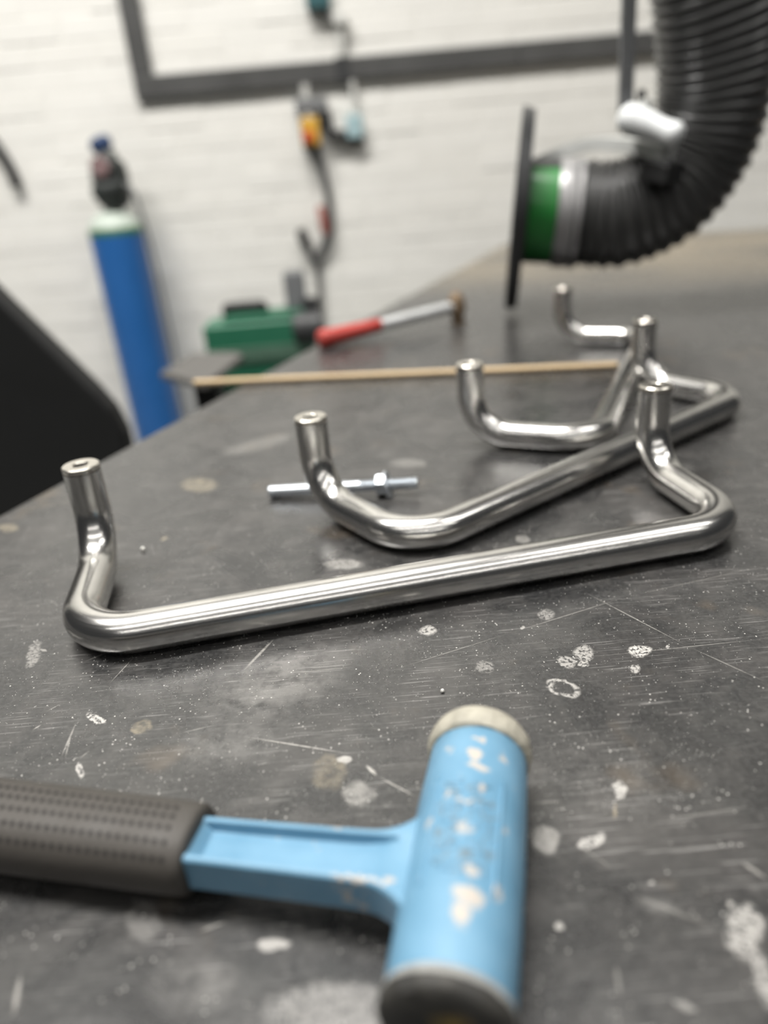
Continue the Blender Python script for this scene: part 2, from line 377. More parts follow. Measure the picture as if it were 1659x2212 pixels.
M_bench = bench_material()
M_ss = stainless()
M_blue = hammer_blue()
M_plug = simple('machined_steel_plug', (0.66, 0.63, 0.57, 1), 0.3, 1.0, 0.08, 80)
M_thread = simple('dark_thread', (0.03, 0.029, 0.028, 1), 0.5, 0.6)
M_zinc = simple('bright_zinc_plate', (0.62, 0.66, 0.70, 1), 0.36, 0.85, 0.12, 120)
M_rubber = simple('grey_brown_rubber', (0.050, 0.045, 0.039, 1), 0.62, 0, 0.16, 60, 0.1)
M_hole = simple('dark_dimple', (0.006, 0.005, 0.0045, 1), 0.8)
M_nylon = simple('bruised_nylon_face', (0.36, 0.34, 0.28, 1), 0.6, 0, 0.45, 160, 0.4)
def grimface():
    k = NT('grimy_black_face'); v = k.objvec(); n = k.noise(v, 110, 5, 0.65)
    c = k.mix(k.rng(n, 0.35, 0.7), (0.016, 0.016, 0.015, 1), (0.055, 0.052, 0.045, 1))
    d = k.add('ShaderNodeVectorMath', operation='DISTANCE'); k.link(v, d.inputs[0]); d.inputs[1].default_value = (0.002, -0.054, 0.0225)
    c = k.mix(k.math('MULTIPLY', k.rng(d.outputs['Value'], 0.0085, 0.003), k.rng(n, 0.4, 0.55)), c, (0.22, 0.155, 0.04, 1))
    k.link(c, k.bsdf.inputs['Base Color']); k.bsdf.inputs['Roughness'].default_value = 0.65; k.bump(n, 0.4, 0.002)
    return k.mat
M_grimface = grimface()
M_ragged = simple('ragged_pale_rim', (0.32, 0.32, 0.305, 1), 0.6, 0, 0.5, 220, 0.3)
M_darkpaint = simple('dark_grey_paint', (0.035, 0.036, 0.037, 1), 0.5)
M_trunk = simple('grey_trunking_steel', (0.075, 0.075, 0.073, 1), 0.45, 0, 0.25, 9)
M_grey = simple('mid_grey_paint', (0.17, 0.175, 0.18, 1), 0.5)
M_palegrey = simple('pale_grey_plastic', (0.58, 0.58, 0.55, 1), 0.5)
M_cyl = simple('blue_cylinder_paint', (0.020, 0.115, 0.345, 1), 0.35, 0, 0.12, 6)
M_cylband = simple('green_shoulder_band', (0.04, 0.13, 0.05, 1), 0.4)
M_shoulder = simple('pale_green_shoulder', (0.47, 0.53, 0.47, 1), 0.45)
M_valve = simple('dark_valve_metal', (0.035, 0.04, 0.038, 1), 0.5, 0.2, 0.3)
M_navy = simple('navy_valve_cap', (0.022, 0.05, 0.13, 1), 0.45)
M_gauge = simple('dull_pink_gauge', (0.24, 0.16, 0.16, 1), 0.4)
M_green = simple('machine_green_enamel', (0.022, 0.135, 0.075, 1), 0.4, 0, 0.1, 12)
M_greenband = simple('dusty_green_band', (0.065, 0.13, 0.09, 1), 0.6)
M_black = simple('matt_black', (0.0035, 0.004, 0.004, 1), 0.6, 0, 0.2, 12)
M_blackplastic = simple('black_plastic', (0.014, 0.014, 0.014, 1), 0.45)
M_platesteel = simple('dull_plate_steel', (0.105, 0.10, 0.093, 1), 0.5, 0.0, 0.15, 25)
M_hose = simple('grey_black_hose', (0.042, 0.042, 0.041, 1), 0.36, 0, 0.15, 40, 0, 0.6)
M_hood = simple('dark_hood_metal', (0.030, 0.031, 0.032, 1), 0.42)
M_greenring = simple('bright_green_band', (0.028, 0.25, 0.048, 1), 0.35, 0, 0.08)
M_collar = simple('silver_collar', (0.36, 0.355, 0.355, 1), 0.35, 0.3, 0.1)
M_bracket = simple('pale_bracket_steel', (0.62, 0.63, 0.61, 1), 0.4, 0.0, 0.1)
M_white = simple('white_clamp_plastic', (0.80, 0.82, 0.82, 1), 0.35, 0, 0.04)
M_strut = simple('grey_strut', (0.19, 0.195, 0.20, 1), 0.45, 0.2)
M_red = simple('red_grip', (0.42, 0.045, 0.035, 1), 0.45, 0, 0.12)
M_shaft = simple('scuffed_bright_shaft', (0.58, 0.59, 0.59, 1), 0.4, 0.5, 0.12)
M_rusthead = simple('rusty_head', (0.20, 0.14, 0.085, 1), 0.6, 0.2, 0.4, 90)
M_wood = simple('pale_wood', (0.60, 0.45, 0.27, 1), 0.6, 0, 0.1, 50)
M_yellow = simple('yellow_switch_box', (0.62, 0.37, 0.05, 1), 0.45)
M_redknob = simple('red_knob', (0.50, 0.06, 0.025, 1), 0.4)
M_teal = simple('teal_box', (0.03, 0.10, 0.11, 1), 0.5)
M_socket = simple('pale_blue_socket', (0.36, 0.50, 0.53, 1), 0.45)
M_grit = simple('bright_grit', (0.85, 0.83, 0.78, 1), 0.3, 0.4, 0.2, 200)
M_cable = simple('grey_cable', (0.06, 0.06, 0.06, 1), 0.5)
M_connred = simple('faded_red_connector', (0.30, 0.09, 0.07, 1), 0.5)
M_floor = simple('grey_concrete_floor', (0.20, 0.20, 0.195, 1), 0.7, 0, 0.2, 4)
M_ceiling = simple('grey_ceiling_sheet', (0.22, 0.22, 0.215, 1), 0.8, 0, 0.04, 4)
def wallpaint(name, c):
    k = NT(name); p = k.add('ShaderNodeNewGeometry').outputs['Position']
    n = k.noise(p, 3.2, 5, 0.6); n2 = k.noise(p, 60, 4)
    inf = k.add('ShaderNodeObjectInfo').outputs['Random']
    col = k.mix(k.rng(n, 0.3, 0.7), tuple(x*0.93 for x in c)+(1,), tuple(c)+(1,))
    col = k.mix(k.math('MULTIPLY', inf, 0.16), col, (0.66, 0.64, 0.58, 1))
    k.link(col, k.bsdf.inputs['Base Color']); k.bsdf.inputs['Roughness'].default_value = 0.6
    k.bump(n2, 0.2, 0.002)
    return k.mat
M_wall = wallpaint('white_painted_brick', (0.82, 0.81, 0.765))
M_joint = wallpaint('white_painted_joint', (0.80, 0.79, 0.745))

# ------------------------------------------------------------------ the room
FLOOR, CEIL, WALL_Y = -0.90, 4.2, 3.0
structure(meshobj('floor', *box_vf(-4, 4, -6, WALL_Y, FLOOR-0.05, FLOOR), M_floor))
structure(meshobj('ceiling', *box_vf(-4, 4, -6, WALL_Y+0.1, CEIL, CEIL+0.05), M_ceiling))
wall = structure(meshobj('wall_back', *box_vf(-4, 4, WALL_Y, WALL_Y+0.1, FLOOR, CEIL), M_joint))
BL, BH, BT, J = 0.215, 0.069, 0.0018, 0.006
def brick_vf(x, z, w):
    c = 0.0017
    v = [(x, WALL_Y+0.002, z), (x+w, WALL_Y+0.002, z), (x+w, WALL_Y+0.002, z+BH), (x, WALL_Y+0.002, z+BH),
         (x, WALL_Y-BT+c, z), (x+w, WALL_Y-BT+c, z), (x+w, WALL_Y-BT+c, z+BH), (x, WALL_Y-BT+c, z+BH),
         (x+c, WALL_Y-BT, z+c), (x+w-c, WALL_Y-BT, z+c), (x+w-c, WALL_Y-BT, z+BH-c), (x+c, WALL_Y-BT, z+BH-c)]
    f = [(0,1,5,4),(1,2,6,5),(2,3,7,6),(3,0,4,7),(4,5,9,8),(5,6,10,9),(6,7,11,10),(7,4,8,11),(8,9,10,11)]
    return v, f
proto = None; rest = []
row = 0; z = FLOOR+0.005
while z+BH < CEIL:
    x = -3.0 - (0.1125 if row % 2 else 0)
    while x < 3.0:
        cx, cz = x+BL/2, z+BH/2
        zmin = -1.0+(cx+1.74)/2.33*0.97 if cx < 0.59 else -0.05
        seen = (cz > zmin-0.09) and (cz < 0.93-0.06*cx) and (cx > -1.50-0.31*(cz)) and (cx < 1.72)
        if cx < -0.55 and cz < -0.62: seen = False
        if seen:
            if proto is None:
                v, f = brick_vf(0, 0, BL)
                proto = meshobj('brick', v, f, M_wall, wall); b = proto
            else:
                b = proto.copy(); COL.objects.link(b)
            b.location = (x+random.uniform(-.001, .001), random.uniform(-0.0015, 0.0015), z+random.uniform(-.001, .001))
        else:
            rest.append(brick_vf(x, z, BL))
        x += BL+0.010
    z += BH+J; row += 1
o = meshobj('brickwork', *join(*rest), M_wall, wall); o['kind'] = 'stuff'

# ------------------------------------------------------------------ workbench
E1 = Vector((0.3827, 0.9239, 0)); E2 = Vector((0.9239, -0.3827, 0))
FARL = Vector((0.517, 2.62, 0)); BLEN, BWID = 3.2, 1.3
bench = thing('workbench', 'large dark scratched steel workbench carrying the bent tube handles', 'workbench', tuple(FARL-E1*BLEN/2+E2*BWID/2+Vector((0, 0, FLOOR))))
def bp(l, wd, z): return FARL - E1*l + E2*wd + Vector((0, 0, z))
def bbox(l0, l1, w0, w1, z0, z1):
    v = [bp(l0,w0,z0),bp(l1,w0,z0),bp(l1,w1,z0),bp(l0,w1,z0),bp(l0,w0,z1),bp(l1,w0,z1),bp(l1,w1,z1),bp(l0,w1,z1)]
    return v, [(0,3,2,1),(4,5,6,7),(0,1,5,4),(1,2,6,5),(2,3,7,6),(3,0,4,7)]
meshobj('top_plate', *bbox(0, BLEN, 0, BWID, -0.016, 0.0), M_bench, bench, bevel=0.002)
for a in ((0.06, BLEN-0.06, 0.06, 0.11), (0.06, BLEN-0.06, BWID-0.11, BWID-0.06)):
    meshobj('side_rail', *bbox(a[0], a[1], a[2], a[3], -0.086, -0.016), M_darkpaint, bench, bevel=0.003)
for a in ((0.06, 0.11), (BLEN-0.11, BLEN-0.06)):
    meshobj('end_rail', *bbox(a[0], a[1], 0.11, BWID-0.11, -0.086, -0.016), M_darkpaint, bench, bevel=0.003)
for l in (0.06, BLEN-0.13):
    for wd in (0.06, BWID-0.13):
        meshobj('leg', *bbox(l, l+0.07, wd, wd+0.07, FLOOR, -0.086), M_darkpaint, bench, bevel=0.003)

# ------------------------------------------------------------------ bent tube handles
D = 0.025; R_ = D/2; HL, HR, HH = 0.4246, 0.1161, 0.0793
HBEND = 0.0385
def make_handle(x, y, t, label):
    u = Vector((math.cos(t), math.sin(t), 0)); n = Vector((-math.sin(t), math.cos(t), 0)); zz = Vector((0, 0, 1))
    B0 = Vector((x, y, R_)); B1 = B0+u*HL
    root = thing('bent_tube_handle', label, 'tube handle', (B0.x+u.x*HL/2, B0.y+u.y*HL/2, 0), 'bent stainless tube handles on the bench')
    capt = 0.0042
    T0 = B0+n*HR; T0.z = HH; T1 = B1+n*HR; T1.z = HH
    F0 = B0+n*HR; F1 = B1+n*HR
    a0 = T0.copy(); a0.z -= capt; a1 = T1.copy(); a1.z -= capt
    pts = fillet([a0, F0, B0, B1, F1, a1], HBEND, 16)
    pts = densify(pts, 0.03)
    v, f, uv = sweep_vf(pts, R_, 40, False)
    tube = meshobj('tube', v, f, M_ss, root, True, uv)
    smooth_angle(tube, 50)
    for T in (T0, T1):
        base = Vector((T.x, T.y, T.z-capt))
        prof = [(0.0, R_-0.0016), (0.0004, R_-0.0016), (0.0005, R_-0.0001), (capt-0.0007, R_-0.0001), (capt, R_-0.0009), (capt, 0.0056), (capt-0.0007, 0.0049), (-0.012, 0.0049), (-0.012, R_-0.0018), (0.0, R_-0.0016)]
        p = meshobj('end_plug', *lathe_vf(prof, base, (0, 0, 1), 40), M_plug, root); smooth_angle(p, 30)
        pr = []
        for i in range(14):
            zt = -0.0115+i*0.001; pr += [(zt, 0.0049), (zt+0.0005, 0.0043)]
        th = meshobj('threaded_hole', *lathe_vf([(-0.0118, 0.0)]+pr, base, (0, 0, 1), 24), M_thread, p); th['label'] = 'dark threaded hole'
    return root
make_handle(-0.1838, 0.3449, 0.1642, 'nearest bent stainless steel tube handle, lying right behind the blue mallet')
make_handle(0.0174, 0.4297, 0.6157, 'middle bent stainless steel tube handle, one end standing over the zinc bolt')
make_handle(0.194, 0.5942, 1.1167, 'farthest bent stainless steel tube handle, running back under the extraction hose')

# ------------------------------------------------------------------ blue mallet
mal = thing('mallet', 'light blue soft-faced mallet with chipped paint and dotted rubber grip', 'mallet')
HR0 = 0.0202
prof = [(-0.0485, 0.0188), (-0.0482, 0.0194), (-0.040, 0.0198), (-0.024, 0.0202), (0.0, 0.0204), (0.02, 0.0203), (0.036, 0.0199), (0.0478, 0.0195), (0.0485, 0.0190)]
hd = meshobj('head', *lathe_vf(prof, (0, 0, HR0), (0, 1, 0), 64), M_blue, mal); smooth_angle(hd, 35)
def headpt(x, y, h=0.0): return (x, y, HR0+math.sqrt(max(0.0, (0.0203+h)**2-x*x)))
# raised cast frame round the lettering panel
fr = []
for s in (-1, 1):
    V, F = [], []; N = 14
    for i in range(N+1):
        y = -0.0225+0.045*i/N
        for dx, h in ((-0.0009, -0.0006), (-0.0005, 0.00055), (0.0005, 0.00055), (0.0009, -0.0006)):
            V.append(headpt(s*0.0118+dx, y, h))
    for i in range(N):
        for q in range(3): F.append((i*4+q, i*4+q+1, (i+1)*4+q+1, (i+1)*4+q))
    F += [(0, 1, 2, 3), (N*4+3, N*4+2, N*4+1, N*4)]
    fr.append((V, F))
meshobj('cast_frame', *join(*fr), M_blue, hd, True)
# worn, no longer readable cast characters in two lines across the panel
random.seed(11)
def stroke(x0, y0, x1, y1, wd=0.0006):
    V, F = [], []; N = 5; d = Vector((x1-x0, y1-y0, 0)).normalized(); nn = Vector((-d.y, d.x, 0))
    for i in range(N+1):
        t = i/N; x = x0+(x1-x0)*t; y = y0+(y1-y0)*t
        for sgn, h in ((-1.5, -0.0005), (-0.8, 0.0005), (0.8, 0.0005), (1.5, -0.0005)):
            V.append(headpt(x+nn.x*sgn*wd, y+nn.y*sgn*wd, h))
    for i in range(N):
        for q in range(3): F.append((i*4+q, i*4+q+1, (i+1)*4+q+1, (i+1)*4+q))
    F += [(0, 1, 2, 3), (N*4+3, N*4+2, N*4+1, N*4)]
    return V, F
glyphs = []
for lx, ly, hgt in ((-0.0055, 0.0, 0.030), (0.0045, 0.0, 0.030)):
    for i in range(5):
        yc = -0.0165+i*0.0082; h = 0.0031
        segs = [((-h, -0.002), (h, -0.002)), ((-h, 0.002), (h, 0.002)), ((-h, -0.002), (-h, 0.002)), ((h, -0.002), (h, 0.002)), ((0, -0.002), (0, 0.002)), ((-h, -0.002), (h, 0.002)), ((-h, 0.002), (h, -0.002))]
        for a, b in random.sample(segs, 3):
            glyphs.append(stroke(lx+a[0], yc+a[1], lx+b[0], yc+b[1]))
gl = meshobj('cast_lettering', *join(*glyphs), M_blue, hd, True); gl['label'] = 'worn raised lettering'
random.seed(5)
wob = [random.uniform(-0.05, 0.05) for _ in range(400)]
cap = meshobj('nylon_face', *lathe_vf([(0.0480, 0.0150), (0.0480, 0.0198), (0.0495, 0.0208), (0.0525, 0.0212), (0.056, 0.0210), (0.0590, 0.0196), (0.0595, 0.0)], (0, 0, HR0+0.0009), (0, 1, 0), 64, lambda i, k: wob[(k*5+i*3) % 400]*0.45 if i in (2, 3, 4) else 0), M_nylon, mal, True)
smooth_angle(cap, 60); cap['label'] = 'frayed off-white nylon face'
rim = meshobj('ragged_rim', *lathe_vf([(-0.0475, 0.0150), (-0.0475, 0.0195), (-0.0490, 0.0201), (-0.0503, 0.0199), (-0.0505, 0.016)], (0, 0, HR0+0.0003), (0, 1, 0), 64, lambda i, k: wob[(k*7+i*31) % 400]*0.5 if i in (2, 3) else 0), M_ragged, mal, True)
cap2 = meshobj('worn_face', *lathe_vf([(-0.0500, 0.0170), (-0.0503, 0.0202), (-0.0530, 0.0204), (-0.0550, 0.0190), (-0.0545, 0.0100), (-0.0535, 0.0)], (0, 0, HR0+0.0003), (0, 1, 0), 64, lambda i, k: wob[(k*3+i*17) % 400]*0.35 if i in (1, 2) else 0), M_grimface, mal, True)
smooth_angle(cap2, 60); cap2['label'] = 'grimy black striking face'
# shank: channelled bar flaring into the head
HY = -0.0078
xs = [-0.1060, -0.1040, -0.1000, -0.0975, -0.0945, -0.080, -0.060, -0.040, -0.0345, -0.0315, -0.028, -0.0235, -0.0195, -0.0155, -0.012]
hw = [0.0092, 0.0098, 0.0099, 0.0099, 0.0099, 0.0100, 0.0102, 0.0105, 0.0107, 0.0109, 0.0116, 0.0136, 0.0165, 0.0210, 0.0270]
dp = [0, 0, 0, 0.0012, 0.0046, 0.0048, 0.0048, 0.0048, 0.0046, 0.0042, 0.0034, 0.001, 0, 0, 0]
V, F = [], []
for x, h, d in zip(xs, hw, dp):
    t = (x+0.106)/0.094
    zt = 0.0265+0.0040*t; zb = zt-0.0165; rimw = 0.0030
    ih = min(h-rimw, 0.0078)
    for (yy, zq) in ((-h+0.0012, zb), (h-0.0012, zb), (h, zb+0.0012), (h, zt-0.0010), (h-0.0010, zt), (ih+0.0004, zt), (ih-0.0004, zt-d), (-ih+0.0004, zt-d), (-ih-0.0004, zt), (-h+0.0010, zt), (-h, zt-0.0010), (-h, zb+0.0012)):
        V.append((x, HY+yy, zq))
n = 12
for i in range(len(xs)-1):
    for q in range(n): F.append((i*n+q, i*n+(q+1) % n, (i+1)*n+(q+1) % n, (i+1)*n+q))
F += [tuple(range(n)), tuple((len(xs)-1)*n+q for q in range(n-1, -1, -1))]
sh = meshobj('shank', V, F, M_blue, mal, bevel=0.0005); smooth_angle(sh, 35)
# rubber grip
GX = [-0.0985, -0.0990, -0.1005, -0.104, -0.112, -0.13, -0.16, -0.19, -0.22, -0.245, -0.254, -0.259, -0.261]
GA = [0.0115, 0.0150, 0.0160, 0.0163, 0.0164, 0.0166, 0.0170, 0.0172, 0.0175, 0.0178, 0.0172, 0.0150, 0.0]
GB = [0.0100, 0.0130, 0.0140, 0.0143, 0.0144, 0.0146, 0.0148, 0.0150, 0.0152, 0.0154, 0.0150, 0.0130, 0.0]
def gcen(x): return Vector((x, HY+0.0018, 0.0178+(x+0.10)*0.012))
V, F = [], []; seg = 48
def gpt(x, a, b, ph, e=0.85):
    s, c = math.sin(ph), math.cos(ph)
    return gcen(x)+Vector((0, a*math.copysign(abs(s)**e, s), b*math.copysign(abs(c)**e, c)))
for x, a, b in zip(GX, GA, GB):
    for q in range(seg): V.append(tuple(gpt(x, a, b, 2*math.pi*q/seg)))
for i in range(len(GX)-1):
    for q in range(seg): F.append((i*seg+q, i*seg+(q+1) % seg, (i+1)*seg+(q+1) % seg, (i+1)*seg+q))
F.append(tuple(range(seg)))
gr = meshobj('grip', V, F, M_rubber, mal, True); smooth_angle(gr, 50)
dots = []
for ri, ph in enumerate((0.28, 0.05, -0.17, -0.50, -0.90)):
    x = -0.1085+ri*0.0007
    while x > -0.247:
        i_ = max(j for j in range(len(GX)-1) if GX[j] >= x); t_ = (GX[i_]-x)/(GX[i_]-GX[i_+1]); a = GA[i_]+(GA[i_+1]-GA[i_])*t_; b = GB[i_]+(GB[i_+1]-GB[i_])*t_
        p = gpt(x, a, b, ph); p1 = gpt(x, a, b, ph+0.04); tv = (p1-p).normalized(); tx = Vector((1, 0, 0)); nr = tx.cross(tv)
        if nr.dot(p-gcen(x)) < 0: nr = -nr
        c = p+nr*0.00016; rr = 0.00105
        vv = [tuple(c+tx*(rr*math.cos(j*math.pi/4))+tv*(rr*math.sin(j*math.pi/4))) for j in range(8)]+[tuple(c-nr*0.00006)]
        dots.append((vv, [(j, (j+1) % 8, 8) for j in range(8)]))
        x -= 0.0037
o = meshobj('grip_dimples', *join(*dots), M_hole, gr); o['kind'] = 'stuff'
mal.location = (0.0179, 0.1725, 0); mal.rotation_euler = (0, 0, 1.3244-math.pi/2)

# ------------------------------------------------------------------ anchor bolt
bolt = thing('anchor_bolt', 'bright zinc plated bolt with nut and washer behind the middle handle', 'bolt', (-0.033, 0.549, 0))
A = Vector((-0.0955, 0.5600, 0.0052)); B = Vector((0.0300, 0.5385, 0.0105)); ax = (B-A).normalized(); Lb = (B-A).length
pr = [(0, 0.0), (0, 0.0044), (0.0012, 0.0050), (0.047, 0.0050), (0.0475, 0.0043), (0.060, 0.0043), (0.062, 0.0050)]
t = 0.079
pr += [(0.079, 0.0050)]
while t < Lb-0.002:
    pr += [(t+0.0004, 0.0044), (t+0.0011, 0.0050)]; t += 0.0015
pr += [(Lb-0.0006, 0.0043), (Lb, 0.0036), (Lb, 0)]
st = meshobj('stud', *lathe_vf(pr, A, ax, 24), M_zinc, bolt); smooth_angle(st, 25)
cl = meshobj('sleeve_clip', *lathe_vf([(0.0485, 0.0044), (0.0487, 0.0053), (0.0665, 0.0054), (0.0667, 0.0049)], A, ax, 24), M_zinc, bolt); smooth_angle(cl, 30)
nt = meshobj('nut', *lathe_vf([(0.0925, 0.0050), (0.0925, 0.0084), (0.0933, 0.0092), (0.1000, 0.0092), (0.1008, 0.0084), (0.1008, 0.0050)], A, ax, 6), M_zinc, bolt, bevel=0.0003)
axw = (ax+Vector((0.10, -0.05, 0.22))).normalized()
wc = A+ax*0.1026
ws = meshobj('washer', *lathe_vf([(-0.0010, 0.0052), (-0.0010, 0.0118), (0.0010, 0.0118), (0.0010, 0.0052), (-0.0010, 0.0052)], wc, axw, 32), M_zinc, bolt); smooth_angle(ws, 30)

# ------------------------------------------------------------------ thin wooden rod across the bench
rod = meshobj('wooden_rod', *sweep_vf([(-0.2440, 0.9700, 0.0042), (-0.2425, 0.9697, 0.0042), (-0.17, 0.9575, 0.0042), (0.0, 0.9265, 0.0041), (0.17, 0.8955, 0.0042), (0.3045, 0.8720, 0.0042), (0.306, 0.8717, 0.0042)], [0.0030, 0.0040, 0.0041, 0.0041, 0.0041, 0.0040, 0.0030], 16)[:2], M_wood)
smooth_angle(rod, 50)
tag(rod, 'long thin pale wooden rod lying across the bench and overhanging its edge', 'rod')

# ------------------------------------------------------------------ red handled hammer
ham = thing('hammer', 'hammer with red grip and rusty brown head near the bench edge', 'hammer', (0.03, 1.19, 0))
hh = Vector((0.150, 1.240, 0.030)); hb = Vector((-0.080, 1.140, 0.0135)); hd_ = (hh-hb).normalized(); hl = (hh-hb).length
g = meshobj('grip', *lathe_vf([(0, 0), (0.0, 0.010), (0.003, 0.0145), (0.012, 0.0155), (0.03, 0.0135), (0.06, 0.0125), (0.085, 0.0115), (0.108, 0.0105), (0.112, 0.008), (0.112, 0)], hb, hd_, 24), M_red, ham); smooth_angle(g, 40)
g = meshobj('shaft', *lathe_vf([(0.110, 0.0), (0.110, 0.0095), (0.15, 0.0100), (0.20, 0.0098), (hl+0.008, 0.0095), (hl+0.008, 0)], hb, hd_, 20), M_shaft, ham); smooth_angle(g, 40)
hx = hd_.cross(Vector((0, 0, 1))).normalized(); hz = hx.cross(hd_).normalized()
g = meshobj('hammer_head', *lathe_vf([(-0.0300, 0.0), (-0.0300, 0.0115), (-0.0290, 0.0135), (-0.028, 0.0135), (-0.024, 0.0105), (-0.014, 0.0110), (-0.010, 0.0145), (0.010, 0.0145), (0.014, 0.0125), (0.019, 0.0095), (0.024, 0.0050), (0.025, 0)], hh+hd_*0.004, hz, 24), M_rusthead, ham); smooth_angle(g, 40)

# ------------------------------------------------------------------ fume extraction arm
arm = thing('extraction_arm', 'fume extraction arm with black ribbed hose, green band and dark flange', 'extraction arm', (0.43, 1.24, 0.0))
nrm = Vector((0.98, -0.21, -0.10)).normalized(); C0 = Vector((0.273, 1.285, 0.166))
fl = meshobj('hood_flange', *lathe_vf([(-0.006, 0.078), (-0.008, 0.080), (-0.008, 0.146), (-0.014, 0.153), (-0.011, 0.157), (0.007, 0.152), (0.008, 0.080), (-0.006, 0.078)], C0, nrm, 64), M_hood, arm); smooth_angle(fl, 30)
nk = meshobj('neck', *lathe_vf([(-0.004, 0.074), (0.0, 0.078), (0.010, 0.079), (0.1, 0.079), (0.1, 0.074), (0.0, 0.070), (-0.004, 0.074)], C0, nrm, 48), M_hood, arm); smooth_angle(nk, 30)
gV, gF = [], []
gn = (Vector((0, 0, 1))-nrm*nrm.z).normalized(); gb_ = nrm.cross(gn)
if gb_.y > 0: gb_ = -gb_
for i in range(25):
    a = math.radians(-58+116*i/24)
    for t, r in ((0.010, 0.0788), (0.010, 0.0815), (0.054, 0.0815), (0.054, 0.0788)):
        gV.append(tuple(C0+nrm*t+(gb_*math.cos(a)+gn*math.sin(a))*r))
for i in range(24):
    for q in range(4): gF.append((i*4+q, i*4+(q+1) % 4, (i+1)*4+(q+1) % 4, (i+1)*4+q))
gF += [(0, 1, 2, 3), (99, 98, 97, 96)]
gb = meshobj('green_band', gV, gF, M_greenring, arm); smooth_angle(gb, 30)
gb['label'] = 'bright green band'
cb = meshobj('collar', *lathe_vf([(0.055, 0.0785), (0.055, 0.0825), (0.060, 0.0840), (0.076, 0.0840), (0.082, 0.0825), (0.082, 0.0785)], C0, nrm, 48), M_collar, arm); smooth_angle(cb, 30)
cb['label'] = 'silver collar'
path = catmull([C0+nrm*0.078, C0+nrm*0.105, (0.430, 1.240, 0.154), (0.492, 1.229, 0.181), (0.533, 1.224, 0.236), (0.545, 1.212, 0.302), (0.535, 1.200, 0.371), (0.518, 1.187, 0.436), (0.498, 1.176, 0.506), (0.475, 1.165, 0.62), (0.46, 1.16, 0.80), (0.455, 1.16, 1.2), (0.455, 1.16, 1.6), (0.455, 1.16, CEIL)], 40)
# even arc-length resampling, eight stations to a rib
acc = [0.0]
for a, b in zip(path[:-1], path[1:]): acc.append(acc[-1]+(b-a).length)
PITCHR = 0.0155; stp = PITCHR/6; res = []; rad = []; j = 0; s = 0.0; i = 0
while s < acc[-1]:
    while acc[j+1] < s: j += 1
    u = (s-acc[j])/max(1e-9, acc[j+1]-acc[j]); res.append(path[j].lerp(path[j+1], u))
    rad.append(0.0800+0.0028*math.cos(2*math.pi*i/6)); i += 1; s += stp
hs = meshobj('ribbed_hose', *sweep_vf(res, rad, 48)[:2], M_hose, arm, True)
cl = meshobj('hose_clip', *lathe_vf([(0.084, 0.0800), (0.084, 0.0855), (0.092, 0.0855), (0.092, 0.0800)], C0, nrm, 48), M_collar, arm); smooth_angle(cl, 30)
# curved flat bracket over the neck
br = catmull([(0.296, 1.312, 0.236), (0.318, 1.308, 0.243), (0.354, 1.290, 0.2545), (0.392, 1.262, 0.2590), (0.430, 1.197, 0.250), (0.456, 1.140, 0.234)], 8)
V, F = [], []
for i, p in enumerate(br):
    a = br[max(i-1, 0)]; b = br[min(i+1, len(br)-1)]; T = (b-a).normalized(); sd = T.cross(Vector((0, 0, 1))).normalized(); u_ = sd.cross(T)
    for q, r in ((-1, -1), (1, -1), (1, 1), (-1, 1)): V.append(tuple(p+sd*0.012*q+u_*0.0095*r))
for i in range(len(br)-1):
    for q in range(4): F.append((i*4+q, i*4+(q+1) % 4, (i+1)*4+(q+1) % 4, (i+1)*4+q))
F += [(0, 1, 2, 3), tuple((len(br)-1)*4+q for q in (3, 2, 1, 0))]
meshobj('bracket', V, F, M_bracket, arm, bevel=0.001)
meshobj('bracket_foot', *obox_vf((0.293, 1.313, 0.232), nrm, (0.21, 0.98, 0), (0.1, 0, 1), 0.012, 0.02, 0.012), M_hood, arm, bevel=0.002)
meshobj('pivot_block', *obox_vf((0.452, 1.150, 0.214), (0.5, -0.8, -0.2), (0.8, 0.5, 0), (0.2, 0, 1), 0.024, 0.02, 0.014), M_blackplastic, arm, bevel=0.003)
# white clamp lever
lv = [(-0.012, 0.0), (-0.011, 0.011), (-0.004, 0.0190), (0.012, 0.0215), (0.035, 0.0190), (0.055, 0.0165), (0.066, 0.0175), (0.076, 0.0185), (0.083, 0.0135), (0.085, 0.0)]
l0 = Vector((0.400, 1.163, 0.288)); l1 = Vector((0.467, 1.111, 0.252))
g = meshobj('clamp_lever', *lathe_vf(lv, l0, l1-l0, 24), M_white, arm); smooth_angle(g, 50); g['label'] = 'white plastic clamp lever'
g = meshobj('lever_boss', *lathe_vf([(-0.018, 0.0), (-0.018, 0.008), (-0.014, 0.010), (0.010, 0.010), (0.010, 0)], (0.424, 1.160, 0.300), (0.3, -0.3, 1), 20), M_palegrey, arm); smooth_angle(g, 40)
g = meshobj('knob', *lathe_vf([(-0.006, 0.0), (-0.006, 0.008), (0.0, 0.011), (0.006, 0.008), (0.006, 0.0)], (0.420, 1.166, 0.3125), (1, -0.3, 0.1), 16), M_blackplastic, arm); smooth_angle(g, 40)
s0 = Vector((0.4020, 1.178, 0.290)); s1 = Vector((0.3780, 1.152, 0.86))
T = (s1-s0).normalized()
meshobj('strut', *obox_vf((s0+s1)/2, T, (0, 1, 0), T.cross(Vector((0, 1, 0))), (s1-s0).length/2, 0.004, 0.0105), M_strut, arm, bevel=0.0015)
g = meshobj('hose_ring', *lathe_vf([(-0.015, 0.084), (-0.015, 0.089), (0.015, 0.089), (0.015, 0.084)], (0.4595, 1.160, 0.84), (0, 0, 1), 48), M_strut, arm); smooth_angle(g, 30)

